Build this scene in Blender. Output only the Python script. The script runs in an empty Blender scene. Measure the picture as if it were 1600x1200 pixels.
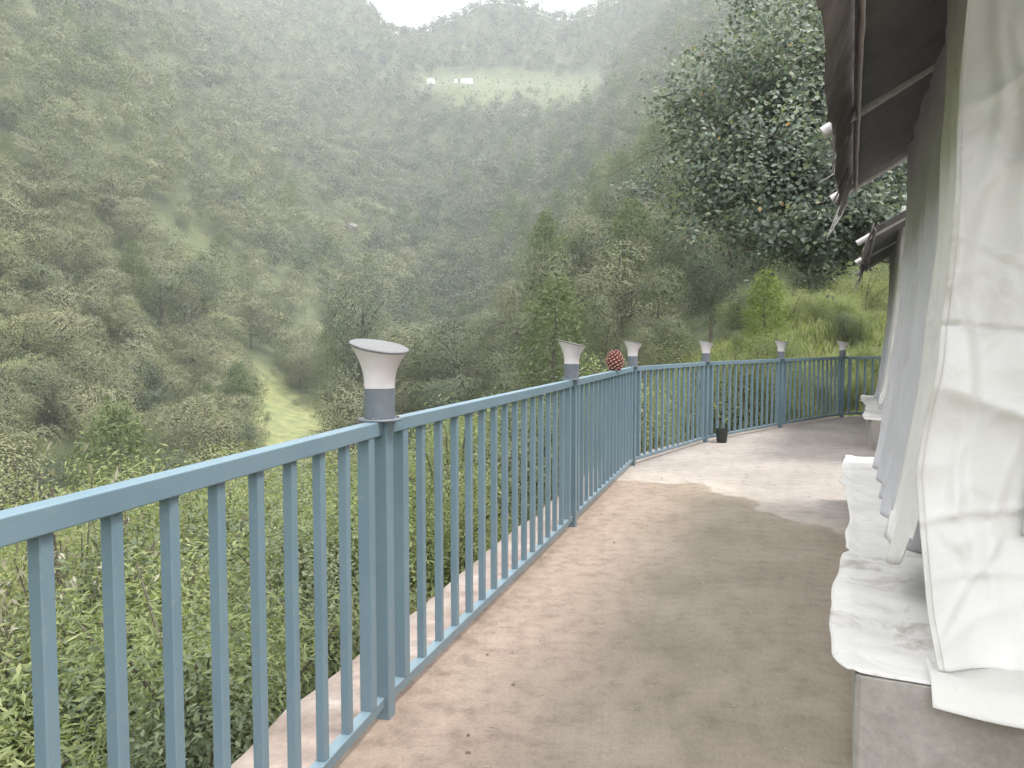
import bpy, math, random
import numpy as np
from mathutils import Vector, Matrix, noise
R = math.radians
rnd = random.Random(7)
rg = np.random.default_rng(11)
scene = bpy.context.scene
COL = scene.collection

# ---------------------------------------------------------------- camera, sky, sun, exposure
F = 1200.0; PITCH = math.atan(68.0 / F); CAMZ = 1.39
cd = bpy.data.cameras.new('camera'); cam = bpy.data.objects.new('camera', cd); COL.objects.link(cam)
cd.lens = 27.0; cd.sensor_width = 36.0; cd.clip_start = 0.05; cd.clip_end = 4000
cam.location = (0, 0, CAMZ); cam.rotation_euler = (R(90) - PITCH, 0, 0)
scene.camera = cam
SUN_EL, SUN_AZ = R(66), R(105)          # azimuth clockwise from +Y (view direction)
w = bpy.data.worlds.new('World'); scene.world = w; w.use_nodes = True
nt = w.node_tree; nt.nodes.clear()
sk = nt.nodes.new('ShaderNodeTexSky'); sk.sky_type = 'NISHITA'; sk.sun_disc = False
sk.sun_elevation = SUN_EL; sk.sun_rotation = SUN_AZ; sk.air_density = 1.0; sk.dust_density = 4.0
hs = nt.nodes.new('ShaderNodeHueSaturation'); hs.inputs['Saturation'].default_value = 0.25
mx = nt.nodes.new('ShaderNodeMix'); mx.data_type = 'RGBA'; mx.inputs['Factor'].default_value = 0.75
mx.inputs[7].default_value = (12.6, 12.6, 12.7, 1)      # even overcast cloud
bg = nt.nodes.new('ShaderNodeBackground'); bg.inputs['Strength'].default_value = 0.15
wo = nt.nodes.new('ShaderNodeOutputWorld')
L = nt.links.new
L(sk.outputs[0], hs.inputs['Color']); L(hs.outputs[0], mx.inputs[6]); L(mx.outputs[2], bg.inputs['Color']); L(bg.outputs[0], wo.inputs[0])
sd = bpy.data.lights.new('sun', 'SUN'); sd.energy = 2.7; sd.angle = R(12); sd.color = (1.0, 0.96, 0.88)
so = bpy.data.objects.new('sun', sd); COL.objects.link(so)
sdir = Vector((math.sin(SUN_AZ) * math.cos(SUN_EL), math.cos(SUN_AZ) * math.cos(SUN_EL), math.sin(SUN_EL)))
so.rotation_euler = sdir.to_track_quat('Z', 'Y').to_euler(); so.location = (0, 0, 30)
scene.view_settings.view_transform = 'Standard'; scene.view_settings.look = 'None'
scene.view_settings.exposure = 0.95; scene.view_settings.gamma = 1
cy = scene.cycles
cy.max_bounces = 5; cy.diffuse_bounces = 3; cy.glossy_bounces = 2; cy.transmission_bounces = 3
cy.volume_bounces = 1; cy.transparent_max_bounces = 6; cy.caustics_reflective = False; cy.caustics_refractive = False

# ---------------------------------------------------------------- picture <-> place helpers
def ray(px, py):
    x, y, z = (px - 800) / F, 1.0, -(py - 600) / F
    c, s = math.cos(PITCH), math.sin(PITCH)
    v = np.array([x, y * c + z * s, -y * s + z * c]); return v / v[1]
def P(px, py, d):
    v = ray(px, py) * d; return np.array([v[0], v[1], v[2] + CAMZ])
def G(px, py, z=0.0):
    v = ray(px, py); t = (z - CAMZ) / v[2]; return np.array([v[0] * t, v[1] * t, z])
def proj(p):
    p = np.atleast_2d(np.asarray(p, float)); x, y, z = p[:, 0], p[:, 1], p[:, 2] - CAMZ
    c, s = math.cos(PITCH), math.sin(PITCH)
    yy = y * c - z * s; zz = y * s + z * c; yy = np.where(yy < .01, .01, yy)
    return 800 + F * x / yy, 600 - F * zz / yy, yy

# ---------------------------------------------------------------- object helpers
def link(o, parent=None):
    COL.objects.link(o)
    if parent is not None: o.parent = parent
    return o
def mk(name, verts, faces, mat, parent=None, smooth=False, attrs=None):
    verts = np.asarray(verts, dtype=np.float32).reshape(-1, 3)
    me = bpy.data.meshes.new(name)
    if isinstance(faces, np.ndarray):
        n, k = faces.shape
        me.vertices.add(len(verts)); me.vertices.foreach_set('co', verts.ravel())
        me.loops.add(n * k); me.loops.foreach_set('vertex_index', faces.astype(np.int32).ravel())
        me.polygons.add(n); me.polygons.foreach_set('loop_start', np.arange(0, n * k, k, dtype=np.int32))
        me.update(calc_edges=True)
    else:
        me.from_pydata([tuple(map(float, v)) for v in verts], [], [tuple(map(int, f)) for f in faces])
    if smooth: me.polygons.foreach_set('use_smooth', np.ones(len(me.polygons), dtype=bool))
    if attrs:
        for k_, a in attrs.items():
            at = me.attributes.new(k_, 'FLOAT', 'POINT'); at.data.foreach_set('value', np.asarray(a, dtype=np.float32))
    me.materials.append(mat); me.update()
    return link(bpy.data.objects.new(name, me), parent)
def empty(name, loc=(0, 0, 0), rz=0):
    o = bpy.data.objects.new(name, None); o.empty_display_size = .2
    COL.objects.link(o); o.location = loc; o.rotation_euler = (0, 0, rz); return o
def tag(o, label, cat, group=None, kind=None):
    if label: o['label'] = label
    if cat: o['category'] = cat
    if group: o['group'] = group
    if kind: o['kind'] = kind
    return o
def copy_tree(o, parent=None):
    kids = [c for c in o.children]
    c = o.copy(); COL.objects.link(c); c.parent = parent
    if parent is not None: c.matrix_parent_inverse = o.matrix_parent_inverse.copy()
    for ch in kids: copy_tree(ch, c)
    return c
class MB:
    def __init__(s): s.v = []; s.f = []
    def add(s, v, f):
        n = len(s.v); s.v += [tuple(map(float, p)) for p in v]; s.f += [tuple(i + n for i in q) for q in f]
    def box(s, c, size, rz=0, bev=0):
        cx, cy_, cz = c; a, b, h = size[0] / 2, size[1] / 2, size[2] / 2
        co, si = math.cos(rz), math.sin(rz); vs = []
        if bev <= 0:
            ring = [(-a, -b), (a, -b), (a, b), (-a, b)]
        else:
            e = bev; ring = [(-a + e, -b), (a - e, -b), (a, -b + e), (a, b - e), (a - e, b), (-a + e, b), (-a, b - e), (-a, -b + e)]
        n = len(ring)
        for z in (-h, h):
            for x, y in ring: vs.append((cx + x * co - y * si, cy_ + x * si + y * co, cz + z))
        fs = [tuple(reversed(range(n))), tuple(range(n, 2 * n))] + [(i, (i + 1) % n, n + (i + 1) % n, n + i) for i in range(n)]
        s.add(vs, fs)
    def tube(s, pts, rad, n=8, cap=True):
        pts = [Vector(p) for p in pts]; m = len(pts)
        rad = rad if hasattr(rad, '__len__') else [rad] * m
        vs = []
        for i, p in enumerate(pts):
            t = (pts[min(i + 1, m - 1)] - pts[max(i - 1, 0)]).normalized()
            a = t.cross(Vector((0, 0, 1)));
            if a.length < .05: a = t.cross(Vector((1, 0, 0)))
            a.normalize(); b = t.cross(a)
            for k in range(n):
                an = 2 * math.pi * k / n; vs.append(p + (a * math.cos(an) + b * math.sin(an)) * rad[i])
        fs = [(i * n + k, i * n + (k + 1) % n, (i + 1) * n + (k + 1) % n, (i + 1) * n + k) for i in range(m - 1) for k in range(n)]
        if cap: fs += [tuple(reversed(range(n))), tuple(range((m - 1) * n, m * n))]
        s.add(vs, fs)
    def lathe(s, prof, n=32, zf=None, c=(0, 0, 0), cap=True):
        vs = []
        for (r, z) in prof:
            for k in range(n):
                a = 2 * math.pi * k / n; x, y = r * math.cos(a), r * math.sin(a)
                vs.append((c[0] + x, c[1] + y, c[2] + (zf(x, y, z) if zf else z)))
        m = len(prof)
        fs = [(i * n + k, i * n + (k + 1) % n, (i + 1) * n + (k + 1) % n, (i + 1) * n + k) for i in range(m - 1) for k in range(n)]
        if cap: fs += [tuple(reversed(range(n))), tuple(range((m - 1) * n, m * n))]
        s.add(vs, fs)
    def build(s, name, mat, parent=None, smooth=False):
        o = mk(name, s.v, s.f, mat, parent, smooth)
        if smooth:
            try:
                o.data.set_sharp_from_angle(angle=R(40))
            except Exception: pass
        return o
def sweep(pts, w_, z0, z1):
    """mitred rectangular bar along a plan polyline"""
    pts = [np.array(p[:2], float) for p in pts]; n = len(pts); vs = []; fs = []
    for i, p in enumerate(pts):
        d0 = pts[i] - pts[i - 1] if i > 0 else pts[1] - pts[0]
        d1 = pts[i + 1] - pts[i] if i < n - 1 else d0
        d0 = d0 / np.linalg.norm(d0); d1 = d1 / np.linalg.norm(d1)
        n0 = np.array([d0[1], -d0[0]]); n1 = np.array([d1[1], -d1[0]]); m = n0 + n1; m /= np.linalg.norm(m); k = 1 / max(.3, m @ n0)
        for s_, z in ((-1, z0), (1, z0), (1, z1), (-1, z1)):
            q = p + m * k * s_ * w_ / 2; vs.append((q[0], q[1], z))
    for i in range(n - 1):
        for k in range(4): fs.append((i * 4 + k, i * 4 + (k + 1) % 4, (i + 1) * 4 + (k + 1) % 4, (i + 1) * 4 + k))
    fs += [(3, 2, 1, 0), tuple((n - 1) * 4 + k for k in range(4))]
    return vs, fs

# ---------------------------------------------------------------- materials
def nmat(name, rough=.7):
    m = bpy.data.materials.new(name); m.use_nodes = True; t = m.node_tree
    b = t.nodes['Principled BSDF']; b.inputs['Roughness'].default_value = rough
    return m, t, b
def N(t, kind, **kw):
    n = t.nodes.new(kind)
    for k, v in kw.items():
        if k in n.inputs.keys(): n.inputs[k].default_value = v
        else: setattr(n, k, v)
    return n
def ramp(t, fac, stops):
    r = t.nodes.new('ShaderNodeValToRGB'); e = r.color_ramp.elements
    while len(e) < len(stops): e.new(.5)
    for i, (p, c) in enumerate(stops): e[i].position = p; e[i].color = (*c, 1)
    t.links.new(fac, r.inputs[0]); return r.outputs[0]
def noise_n(t, scale, detail=4, rough=.6, vec=None, dist=0):
    n = N(t, 'ShaderNodeTexNoise', Scale=scale, Detail=detail, Roughness=rough, Distortion=dist)
    if vec is not None: t.links.new(vec, n.inputs['Vector'])
    return n.outputs['Fac']
def objco(t): return t.nodes.new('ShaderNodeTexCoord').outputs['Object']
def worldco(t): return t.nodes.new('ShaderNodeNewGeometry').outputs['Position']
def mixc(t, f, a, b, mode='MIX'):
    m = t.nodes.new('ShaderNodeMix'); m.data_type = 'RGBA'; m.blend_type = mode
    for s, i in ((f, 0), (a, 6), (b, 7)):
        if isinstance(s, (int, float)): m.inputs[i].default_value = s
        elif isinstance(s, tuple): m.inputs[i].default_value = (*s, 1)
        else: t.links.new(s, m.inputs[i])
    return m.outputs[2]
def math_n(t, op, a, b=0.0, c=0.0, clamp=False):
    m = t.nodes.new('ShaderNodeMath'); m.operation = op; m.use_clamp = clamp
    for i, s in enumerate((a, b, c)):
        if isinstance(s, (int, float)): m.inputs[i].default_value = s
        else: t.links.new(s, m.inputs[i])
    return m.outputs[0]
def bump(t, b, h, strength=.3, dist=.01):
    n = N(t, 'ShaderNodeBump', Strength=strength, Distance=dist); t.links.new(h, n.inputs['Height']); t.links.new(n.outputs[0], b.inputs['Normal'])

def leaf_mat(name, stops, mode='object', rough=.6, transl=.35, lw=.3, spec=.2):
    m, t, b = nmat(name, rough)
    b.inputs['Specular IOR Level'].default_value = spec
    la = N(t, 'ShaderNodeAttribute', attribute_name='lv').outputs['Fac']
    if mode == 'object': sc_ = N(t, 'ShaderNodeSeparateColor'); t.links.new(N(t, 'ShaderNodeObjectInfo').outputs['Color'], sc_.inputs[0]); tv = sc_.outputs[0]
    else: tv = N(t, 'ShaderNodeAttribute', attribute_name='tv').outputs['Fac']
    f = math_n(t, 'ADD', math_n(t, 'MULTIPLY', tv, 1 - lw), math_n(t, 'MULTIPLY', la, lw))
    c = ramp(t, f, stops)
    t.links.new(c, b.inputs['Base Color'])
    tr = t.nodes.new('ShaderNodeBsdfTranslucent'); t.links.new(mixc(t, 1.0, c, (1.25, 1.3, .8), 'MULTIPLY'), tr.inputs[0])
    mxs = t.nodes.new('ShaderNodeMixShader'); mxs.inputs[0].default_value = transl
    t.links.new(b.outputs[0], mxs.inputs[1]); t.links.new(tr.outputs[0], mxs.inputs[2])
    t.links.new(mxs.outputs[0], t.nodes['Material Output'].inputs['Surface'])
    return m
OAK = [(0, (.045, .065, .042)), (.2, (.080, .102, .060)), (.45, (.150, .162, .090)), (.65, (.205, .208, .118)), (.8, (.175, .200, .092)), (1, (.285, .258, .165))]
PINE = [(0, (.085, .120, .060)), (.5, (.130, .170, .072)), (1, (.20, .225, .095))]
M_oak = leaf_mat('oak_leaves', OAK, 'object', lw=.2, transl=.15)
M_oak_far = leaf_mat('forest_leaves', OAK, 'attr', lw=.18, transl=.15)
M_pine = leaf_mat('pine_needles', PINE, 'object', lw=.4)
M_pine_far = leaf_mat('far_pine_needles', PINE, 'attr', lw=.4)
M_lime = leaf_mat('young_pine_needles', [(0, (.10, .15, .035)), (1, (.20, .25, .06))], 'object', lw=.6)
M_shrub = leaf_mat('shrub_leaves', [(0, (.12, .155, .075)), (.35, (.185, .225, .10)), (.7, (.26, .29, .135)), (1, (.38, .38, .21))], 'object', lw=.5, transl=.4)
M_shrubdark = leaf_mat('dark_shrub_leaves', [(0, (.085, .12, .075)), (.6, (.15, .18, .11)), (1, (.25, .26, .17))], 'object', lw=.5)
M_grey = leaf_mat('pale_dry_leaves', [(0, (.16, .16, .10)), (.5, (.30, .28, .22)), (1, (.42, .40, .34))], 'object', lw=.8)
M_pear = leaf_mat('broad_glossy_leaves', [(0, (.075, .105, .085)), (.45, (.120, .158, .125)), (.8, (.17, .21, .155)), (.995, (.22, .25, .16)), (.999, (.40, .24, .08)), (1, (.42, .25, .08))], 'object', lw=1.0, rough=.5, transl=.3, spec=.35)
M_grass = leaf_mat('grass_blades', [(0, (.12, .15, .055)), (.5, (.20, .235, .09)), (1, (.34, .33, .18))], 'object', lw=1.0, transl=.4)

def bark():
    m, t, b = nmat('bark', .9); v = objco(t)
    t.links.new(ramp(t, noise_n(t, 9, 5, .7, v), [(.3, (.06, .05, .04)), (.7, (.17, .145, .12))]), b.inputs['Base Color'])
    bump(t, b, noise_n(t, 25, 4, .6, v), .5, .02); return m
M_bark = bark()
def ground_mat():
    m, t, b = nmat('hill_ground', .95); p = worldco(t)
    a = ramp(t, noise_n(t, .09, 6, .65, p), [(.3, (.05, .065, .035)), (.48, (.08, .10, .045)), (.62, (.12, .135, .06)), (.75, (.20, .175, .12))])
    n2 = noise_n(t, 1.7, 5, .7, p)
    t.links.new(mixc(t, .55, a, ramp(t, n2, [(.3, (.35, .38, .26)), (.7, (.9, .9, .8))]), 'MULTIPLY'), b.inputs['Base Color'])
    at = N(t, 'ShaderNodeAttribute', attribute_name='meadow').outputs['Fac']
    md = ramp(t, noise_n(t, .3, 9, .78, p), [(.35, (.055, .07, .035)), (.5, (.095, .115, .05)), (.65, (.16, .15, .085))])
    lw_ = math_n(t, 'MULTIPLY_ADD', N(t, 'ShaderNodeSeparateXYZ').outputs[2], 0, 0); sp_ = N(t, 'ShaderNodeSeparateXYZ'); t.links.new(p, sp_.inputs[0]); lw_ = math_n(t, 'MULTIPLY_ADD', sp_.outputs[2], -.12, .6, clamp=True)
    md = mixc(t, lw_, md, ramp(t, noise_n(t, .4, 6, .7, p), [(.35, (.12, .145, .062)), (.5, (.19, .21, .085)), (.65, (.27, .27, .12))]))
    cur = b.inputs['Base Color'].links[0].from_socket
    t.links.new(mixc(t, at, cur, md), b.inputs['Base Color'])
    bump(t, b, n2, .6, .3); return m
M_ground = ground_mat()

def paint_mat():
    m, t, b = nmat('blue_grey_paint', .42); v = worldco(t)
    n1 = noise_n(t, 3.0, 4, .6, v); n2 = noise_n(t, 60, 3, .6, v)
    c = ramp(t, n1, [(.3, (.125, .195, .243)), (.7, (.155, .227, .275))])
    dirt = math_n(t, 'MULTIPLY', ramp(t, n2, [(.58, (0, 0, 0)), (.75, (1, 1, 1))]), .35)
    c = mixc(t, dirt, c, (.26, .28, .27))
    spz = N(t, 'ShaderNodeSeparateXYZ'); t.links.new(v, spz.inputs[0]); n4 = noise_n(t, 14, 5, .7, v, .6)
    low = math_n(t, 'MULTIPLY_ADD', spz.outputs[2], -4.5, 1.3, clamp=True)
    wear = math_n(t, 'MULTIPLY', math_n(t, 'ADD', math_n(t, 'MULTIPLY', low, .10), ramp(t, n4, [(.64, (0, 0, 0)), (.72, (.55, .55, .55))])), math_n(t, 'MULTIPLY_ADD', low, .6, .35), clamp=True)
    t.links.new(mixc(t, wear, c, (.20, .145, .105)), b.inputs['Base Color'])
    t.links.new(math_n(t, 'ADD', math_n(t, 'MULTIPLY', n2, .25), .3), b.inputs['Roughness'])
    bump(t, b, n2, .08, .002); return m
M_paint = paint_mat()
def simple(name, c0, c1, scale=8, rough=.6, bs=.1, bd=.002, metal=0):
    m, t, b = nmat(name, rough); v = objco(t); n = noise_n(t, scale, 5, .65, v)
    t.links.new(ramp(t, n, [(.3, c0), (.7, c1)]), b.inputs['Base Color']); b.inputs['Metallic'].default_value = metal
    bump(t, b, n, bs, bd); return m
M_lampgrey = simple('lamp_grey_metal', (.12, .14, .165), (.15, .17, .195), 30, .45)
M_cap = simple('lamp_cap_grey', (.12, .125, .13), (.16, .16, .165), 50, .6)
def diffuser_mat():
    m, t, b = nmat('lamp_white_plastic', .45); v = objco(t)
    t.links.new(ramp(t, noise_n(t, 14, 3, .5, v), [(.3, (.60, .565, .58)), (.7, (.68, .645, .66))]), b.inputs['Base Color'])
    b.inputs['Subsurface Weight'].default_value = .25; b.inputs['Subsurface Radius'].default_value = (.05, .05, .05)
    return m
M_diff = diffuser_mat()
M_pot = simple('black_plastic_pot', (.02, .03, .025), (.035, .045, .035), 20, .5)
M_cone = simple('pine_cone_scales', (.16, .045, .035), (.30, .10, .08), 18, .7)
M_tip = simple('pine_cone_tips', (.34, .18, .15), (.50, .32, .27), 30, .7)
M_soil = simple('soil', (.04, .03, .02), (.09, .07, .05), 30, .95)
M_rock = simple('pale_rock', (.17, .15, .14), (.34, .31, .285), 3, .9, .5, .05)
M_pole = simple('grey_white_pole', (.42, .40, .40), (.62, .60, .60), 14, .6)
M_roofcloth = simple('dark_canopy_cloth', (.105, .108, .110), (.15, .15, .15), 5, .85, .3, .01)
M_valance = simple('brown_valance_cloth', (.10, .088, .085), (.20, .18, .17), 9, .85, .4, .01)
M_white = simple('white_wall_plaster', (.72, .71, .68), (.82, .81, .78), 2, .8)
M_redroof = simple('pale_sheet_roof', (.38, .38, .40), (.5, .5, .5), 2, .6)
M_litter = simple('dry_litter', (.09, .07, .05), (.20, .15, .11), 12, .9)
M_grit = simple('pale_grit', (.26, .22, .19), (.42, .38, .33), 12, .9)
M_wdark = simple('dark_window', (.03, .03, .035), (.06, .06, .07), 2, .3)

def canvas(name, c0, c1, sc=2.2, transl=.2, stain=0, fold=1.0):
    m, t, b = nmat(name, .62); v = objco(t)
    n = noise_n(t, sc, 5, .6, v); c = ramp(t, n, [(.3, c0), (.7, c1)])
    if stain:
        s1 = noise_n(t, 3.1, 6, .7, v, .4)
        f = math_n(t, 'MULTIPLY', ramp(t, s1, [(.55, (0, 0, 0)), (.68, (1, 1, 1))]), stain)
        c = mixc(t, f, c, (.30, .245, .20))
        s2 = noise_n(t, 22, 3, .7, v); c = mixc(t, math_n(t, 'MULTIPLY', ramp(t, s2, [(.66, (0, 0, 0)), (.72, (1, 1, 1))]), .35 * stain), c, (.25, .22, .18))
    t.links.new(c, b.inputs['Base Color'])
    w1 = noise_n(t, 5 * fold, 4, .55, v, .8); w2 = N(t, 'ShaderNodeTexNoise', Scale=900.0).outputs['Fac']
    h = math_n(t, 'ADD', w1, math_n(t, 'MULTIPLY', w2, .02))
    bump(t, b, h, .55, .025)
    tr = t.nodes.new('ShaderNodeBsdfTranslucent'); t.links.new(c, tr.inputs[0])
    mxs = t.nodes.new('ShaderNodeMixShader'); mxs.inputs[0].default_value = transl
    t.links.new(b.outputs[0], mxs.inputs[1]); t.links.new(tr.outputs[0], mxs.inputs[2])
    t.links.new(mxs.outputs[0], t.nodes['Material Output'].inputs['Surface']); return m
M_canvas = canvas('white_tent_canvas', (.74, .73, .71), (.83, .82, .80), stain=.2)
M_skirt = canvas('white_tent_skirt', (.66, .65, .61), (.76, .745, .71), stain=.35)
M_flapmat = canvas('white_ground_flap', (.58, .565, .54), (.69, .675, .65), stain=.75, transl=.05)
M_panel = canvas('grey_window_panel', (.50, .50, .49), (.56, .56, .55), transl=.15)
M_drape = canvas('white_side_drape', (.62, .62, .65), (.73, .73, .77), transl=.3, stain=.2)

def concrete_wet():
    m, t, b = nmat('terrace_concrete', .8); p = worldco(t)
    sx = N(t, 'ShaderNodeSeparateXYZ'); t.links.new(p, sx.inputs[0]); X, Y = sx.outputs[0], sx.outputs[1]
    warp = math_n(t, 'MULTIPLY', math_n(t, 'SUBTRACT', noise_n(t, 1.4, 5, .6, p), .5), 1.5)
    # damp area: y < 7.7 - .42*(x-1.1) and x < 2.05 + .3*(6.2-y)
    a = math_n(t, 'SUBTRACT', 8.15, math_n(t, 'ADD', Y, math_n(t, 'MULTIPLY', X, .45)))
    c = math_n(t, 'SUBTRACT', math_n(t, 'SUBTRACT', 3.98, math_n(t, 'MULTIPLY', Y, .3)), X)
    s = math_n(t, 'ADD', math_n(t, 'MINIMUM', a, math_n(t, 'MULTIPLY', c, 1.2)), warp)
    wet = math_n(t, 'MULTIPLY_ADD', s, 15.0, .5, clamp=True)
    rim = math_n(t, 'MULTIPLY', math_n(t, 'MULTIPLY_ADD', s, 2.2, 1.3, clamp=True), math_n(t, 'SUBTRACT', 1.0, wet))
    n1 = noise_n(t, 1.1, 7, .68, p); n2 = noise_n(t, 9, 6, .7, p); n3 = noise_n(t, 70, 4, .7, p)
    dry = ramp(t, n1, [(.3, (.22, .195, .18)), (.5, (.275, .248, .228)), (.7, (.325, .293, .27))])
    dry = mixc(t, math_n(t, 'MULTIPLY', rim, .5), dry, (.38, .335, .275))
    brown = ramp(t, n1, [(.3, (.165, .138, .100)), (.5, (.218, .181, .135)), (.7, (.275, .230, .178))])
    pink = ramp(t, n2, [(.3, (.22, .16, .13)), (.7, (.30, .23, .19))])
    # reddish silt gathered along the railing side of the terrace
    side = math_n(t, 'SUBTRACT', math_n(t, 'ADD', math_n(t, 'MULTIPLY', Y, .315), -.95), X)
    side = math_n(t, 'ADD', side, math_n(t, 'MULTIPLY', math_n(t, 'SUBTRACT', noise_n(t, 1.8, 5, .65, p), .42), 1.6))
    brown = mixc(t, math_n(t, 'MULTIPLY', math_n(t, 'MULTIPLY_ADD', side, 1.4, .62, clamp=True), .75), brown, pink)
    col = mixc(t, wet, dry, brown)
    sp = ramp(t, n2, [(.28, (.62, .60, .58)), (.5, (1, 1, 1)), (.72, (1.14, 1.12, 1.1))])
    col = mixc(t, .8, col, sp, 'MULTIPLY')
    sp3 = ramp(t, n3, [(.3, (.72, .72, .72)), (.5, (1, 1, 1)), (.74, (1.25, 1.25, 1.25))])
    col = mixc(t, .6, col, sp3, 'MULTIPLY')
    vo = N(t, 'ShaderNodeTexVoronoi', Scale=.42); vo.feature = 'DISTANCE_TO_EDGE'
    wv = t.nodes.new('ShaderNodeVectorMath'); wv.operation = 'MULTIPLY_ADD'; nn_ = N(t, 'ShaderNodeTexNoise', Scale=3.0, Detail=6.0, Roughness=.7); t.links.new(p, nn_.inputs['Vector'])
    t.links.new(nn_.outputs['Color'], wv.inputs[0]); wv.inputs[1].default_value = (.5, .5, 0); t.links.new(p, wv.inputs[2]); t.links.new(wv.outputs[0], vo.inputs['Vector'])
    crk = math_n(t, 'MULTIPLY', math_n(t, 'SUBTRACT', 1.0, math_n(t, 'MULTIPLY', vo.outputs['Distance'], 160.0), clamp=True), math_n(t, 'MULTIPLY_ADD', n2, 3.0, -1.35, clamp=True))
    col = mixc(t, math_n(t, 'MULTIPLY', crk, .6), col, (.10, .085, .07))
    sc3 = noise_n(t, 4.2, 8, .78, p, .8); col = mixc(t, math_n(t, 'MULTIPLY', ramp(t, sc3, [(.60, (0, 0, 0)), (.68, (1, 1, 1))]), .45), col, (.13, .115, .095))
    col = mixc(t, math_n(t, 'MULTIPLY', math_n(t, 'MULTIPLY', ramp(t, sc3, [(.30, (1, 1, 1)), (.37, (0, 0, 0))]), math_n(t, 'SUBTRACT', 1.0, wet)), .35), col, (.42, .37, .32))
    t.links.new(col, b.inputs['Base Color'])
    t.links.new(math_n(t, 'SUBTRACT', .9, math_n(t, 'MULTIPLY', wet, math_n(t, 'MULTIPLY_ADD', n1, .7, -.1))), b.inputs['Roughness'])
    bump(t, b, math_n(t, 'ADD', math_n(t, 'MULTIPLY', n2, .7), math_n(t, 'MULTIPLY', n3, .35)), .6, .012); return m
M_terrace = concrete_wet()
def conc(name, c0, c1, c2, sc=1.6):
    m, t, b = nmat(name, .9); p = worldco(t); n1 = noise_n(t, sc, 7, .68, p); n2 = noise_n(t, 28, 5, .7, p)
    c = ramp(t, n1, [(.3, c0), (.5, c1), (.7, c2)])
    c = mixc(t, .6, c, ramp(t, n2, [(.3, (.7, .7, .7)), (.7, (1.15, 1.15, 1.15))]), 'MULTIPLY')
    t.links.new(c, b.inputs['Base Color']); bump(t, b, math_n(t, 'ADD', n1, math_n(t, 'MULTIPLY', n2, .4)), .5, .012); return m
M_plinth = conc('plinth_concrete', (.22, .20, .175), (.32, .30, .27), (.42, .40, .375))
M_ledge = conc('ledge_concrete', (.20, .155, .13), (.29, .235, .205), (.37, .325, .295), 3)

# ---------------------------------------------------------------- terrain
ctrl = [  # near slope and bench, world metres
 (-1.2,3,-1.1),(-2.5,3,-2.1),(-5,3,-4.2),(-12,5,-9.5),(-25,10,-17),(-40,20,-20),(-60,25,-10),(-90,20,12),
 (0,6,-.9),(-2,8,-2.6),(-6,9,-5.5),(-12,16,-10),(-22,28,-16),(.8,10,-1.2),(-1,14,-3.4),(-5,20,-6.5),
 (3,14,-1.2),(2,18,-2.6),(0,24,-4.4),(3,5,-.8),(6,10,-.8),(2,0,-.8),(4,-3,-.7),(9,14,-.7),(7,17,-.9),(12,8,-.2),
 (0,-10,-1),(-10,-10,-8),(-30,-30,-22),(0,-60,-5),(40,-60,10),(-60,-40,-8),(-120,0,35),(-200,50,100),(-120,-60,30),
 (20,10,3),(40,10,13),(80,30,38),(60,-20,20),(150,60,85),(20,-15,3),(200,0,110),(0,-200,-10),(-200,-200,60),(200,-200,80)]
def fan(px, lst):
    for d, z in lst: ctrl.append(((px - 800) / 1200 * d, d, z))
fan(0, [(60, -15), (100, 6), (150, 36), (230, 100), (300, 165), (450, 290), (600, 380)])
fan(200, [(60, -19), (100, -9), (150, 18), (220, 62), (300, 115), (400, 190), (500, 270), (650, 370)])
fan(400, [(60, -17), (100, -15), (140, -12), (180, 2), (250, 35), (350, 85), (450, 145), (550, 215), (650, 300), (750, 350)])
fan(500, [(120, -13.5), (160, -11), (200, 1)])
fan(600, [(60, -12), (90, -11), (150, -12), (220, 4), (300, 30), (400, 75), (500, 130), (600, 205), (690, 278), (780, 250)])
fan(545, [(690, 322), (780, 330)])
fan(700, [(580, 190), (540, 174), (690, 278)])
fan(760, [(30, -6.5), (60, -9), (100, -9), (150, -4), (220, 8), (300, 34), (400, 80), (500, 138), (560, 184), (600, 198), (660, 255), (700, 300), (800, 260)])
fan(830, [(560, 184), (600, 196), (690, 288)])
fan(900, [(30, -3.5), (70, -1), (100, 6), (150, 14), (220, 31), (300, 56), (400, 98), (500, 148), (560, 183), (600, 196), (700, 286), (800, 250)])
fan(980, [(700, 308), (600, 225), (500, 175)])
fan(1050, [(25, -2), (40, -.5), (70, 4), (100, 13), (150, 31), (220, 58), (300, 95), (400, 150), (500, 210), (600, 275), (700, 335), (800, 330)])
fan(1250, [(18, -1.1), (25, -.2), (32, 1.6), (40, 2.4), (50, 4.2), (70, 11), (100, 24), (150, 50), (220, 85), (300, 135), (450, 230), (650, 350)])
fan(1400, [(22, -.3), (28, .5), (40, 2.6), (60, 9), (100, 28), (200, 85), (400, 220)])
CP = np.array(ctrl, float)
def _U(r2): return np.where(r2 > 0, r2 * np.log(r2 + 1e-12), 0)
_n = len(CP); _sc = 100.0; _xy = CP[:, :2] / _sc
_K = _U(((_xy[:, None] - _xy[None]) ** 2).sum(-1)) + np.eye(_n) * 2e-4
_Pm = np.hstack([np.ones((_n, 1)), _xy]); _A = np.zeros((_n + 3, _n + 3)); _A[:_n, :_n] = _K; _A[:_n, _n:] = _Pm; _A[_n:, :_n] = _Pm.T
_W = np.linalg.solve(_A, np.r_[CP[:, 2], 0, 0, 0])
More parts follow.
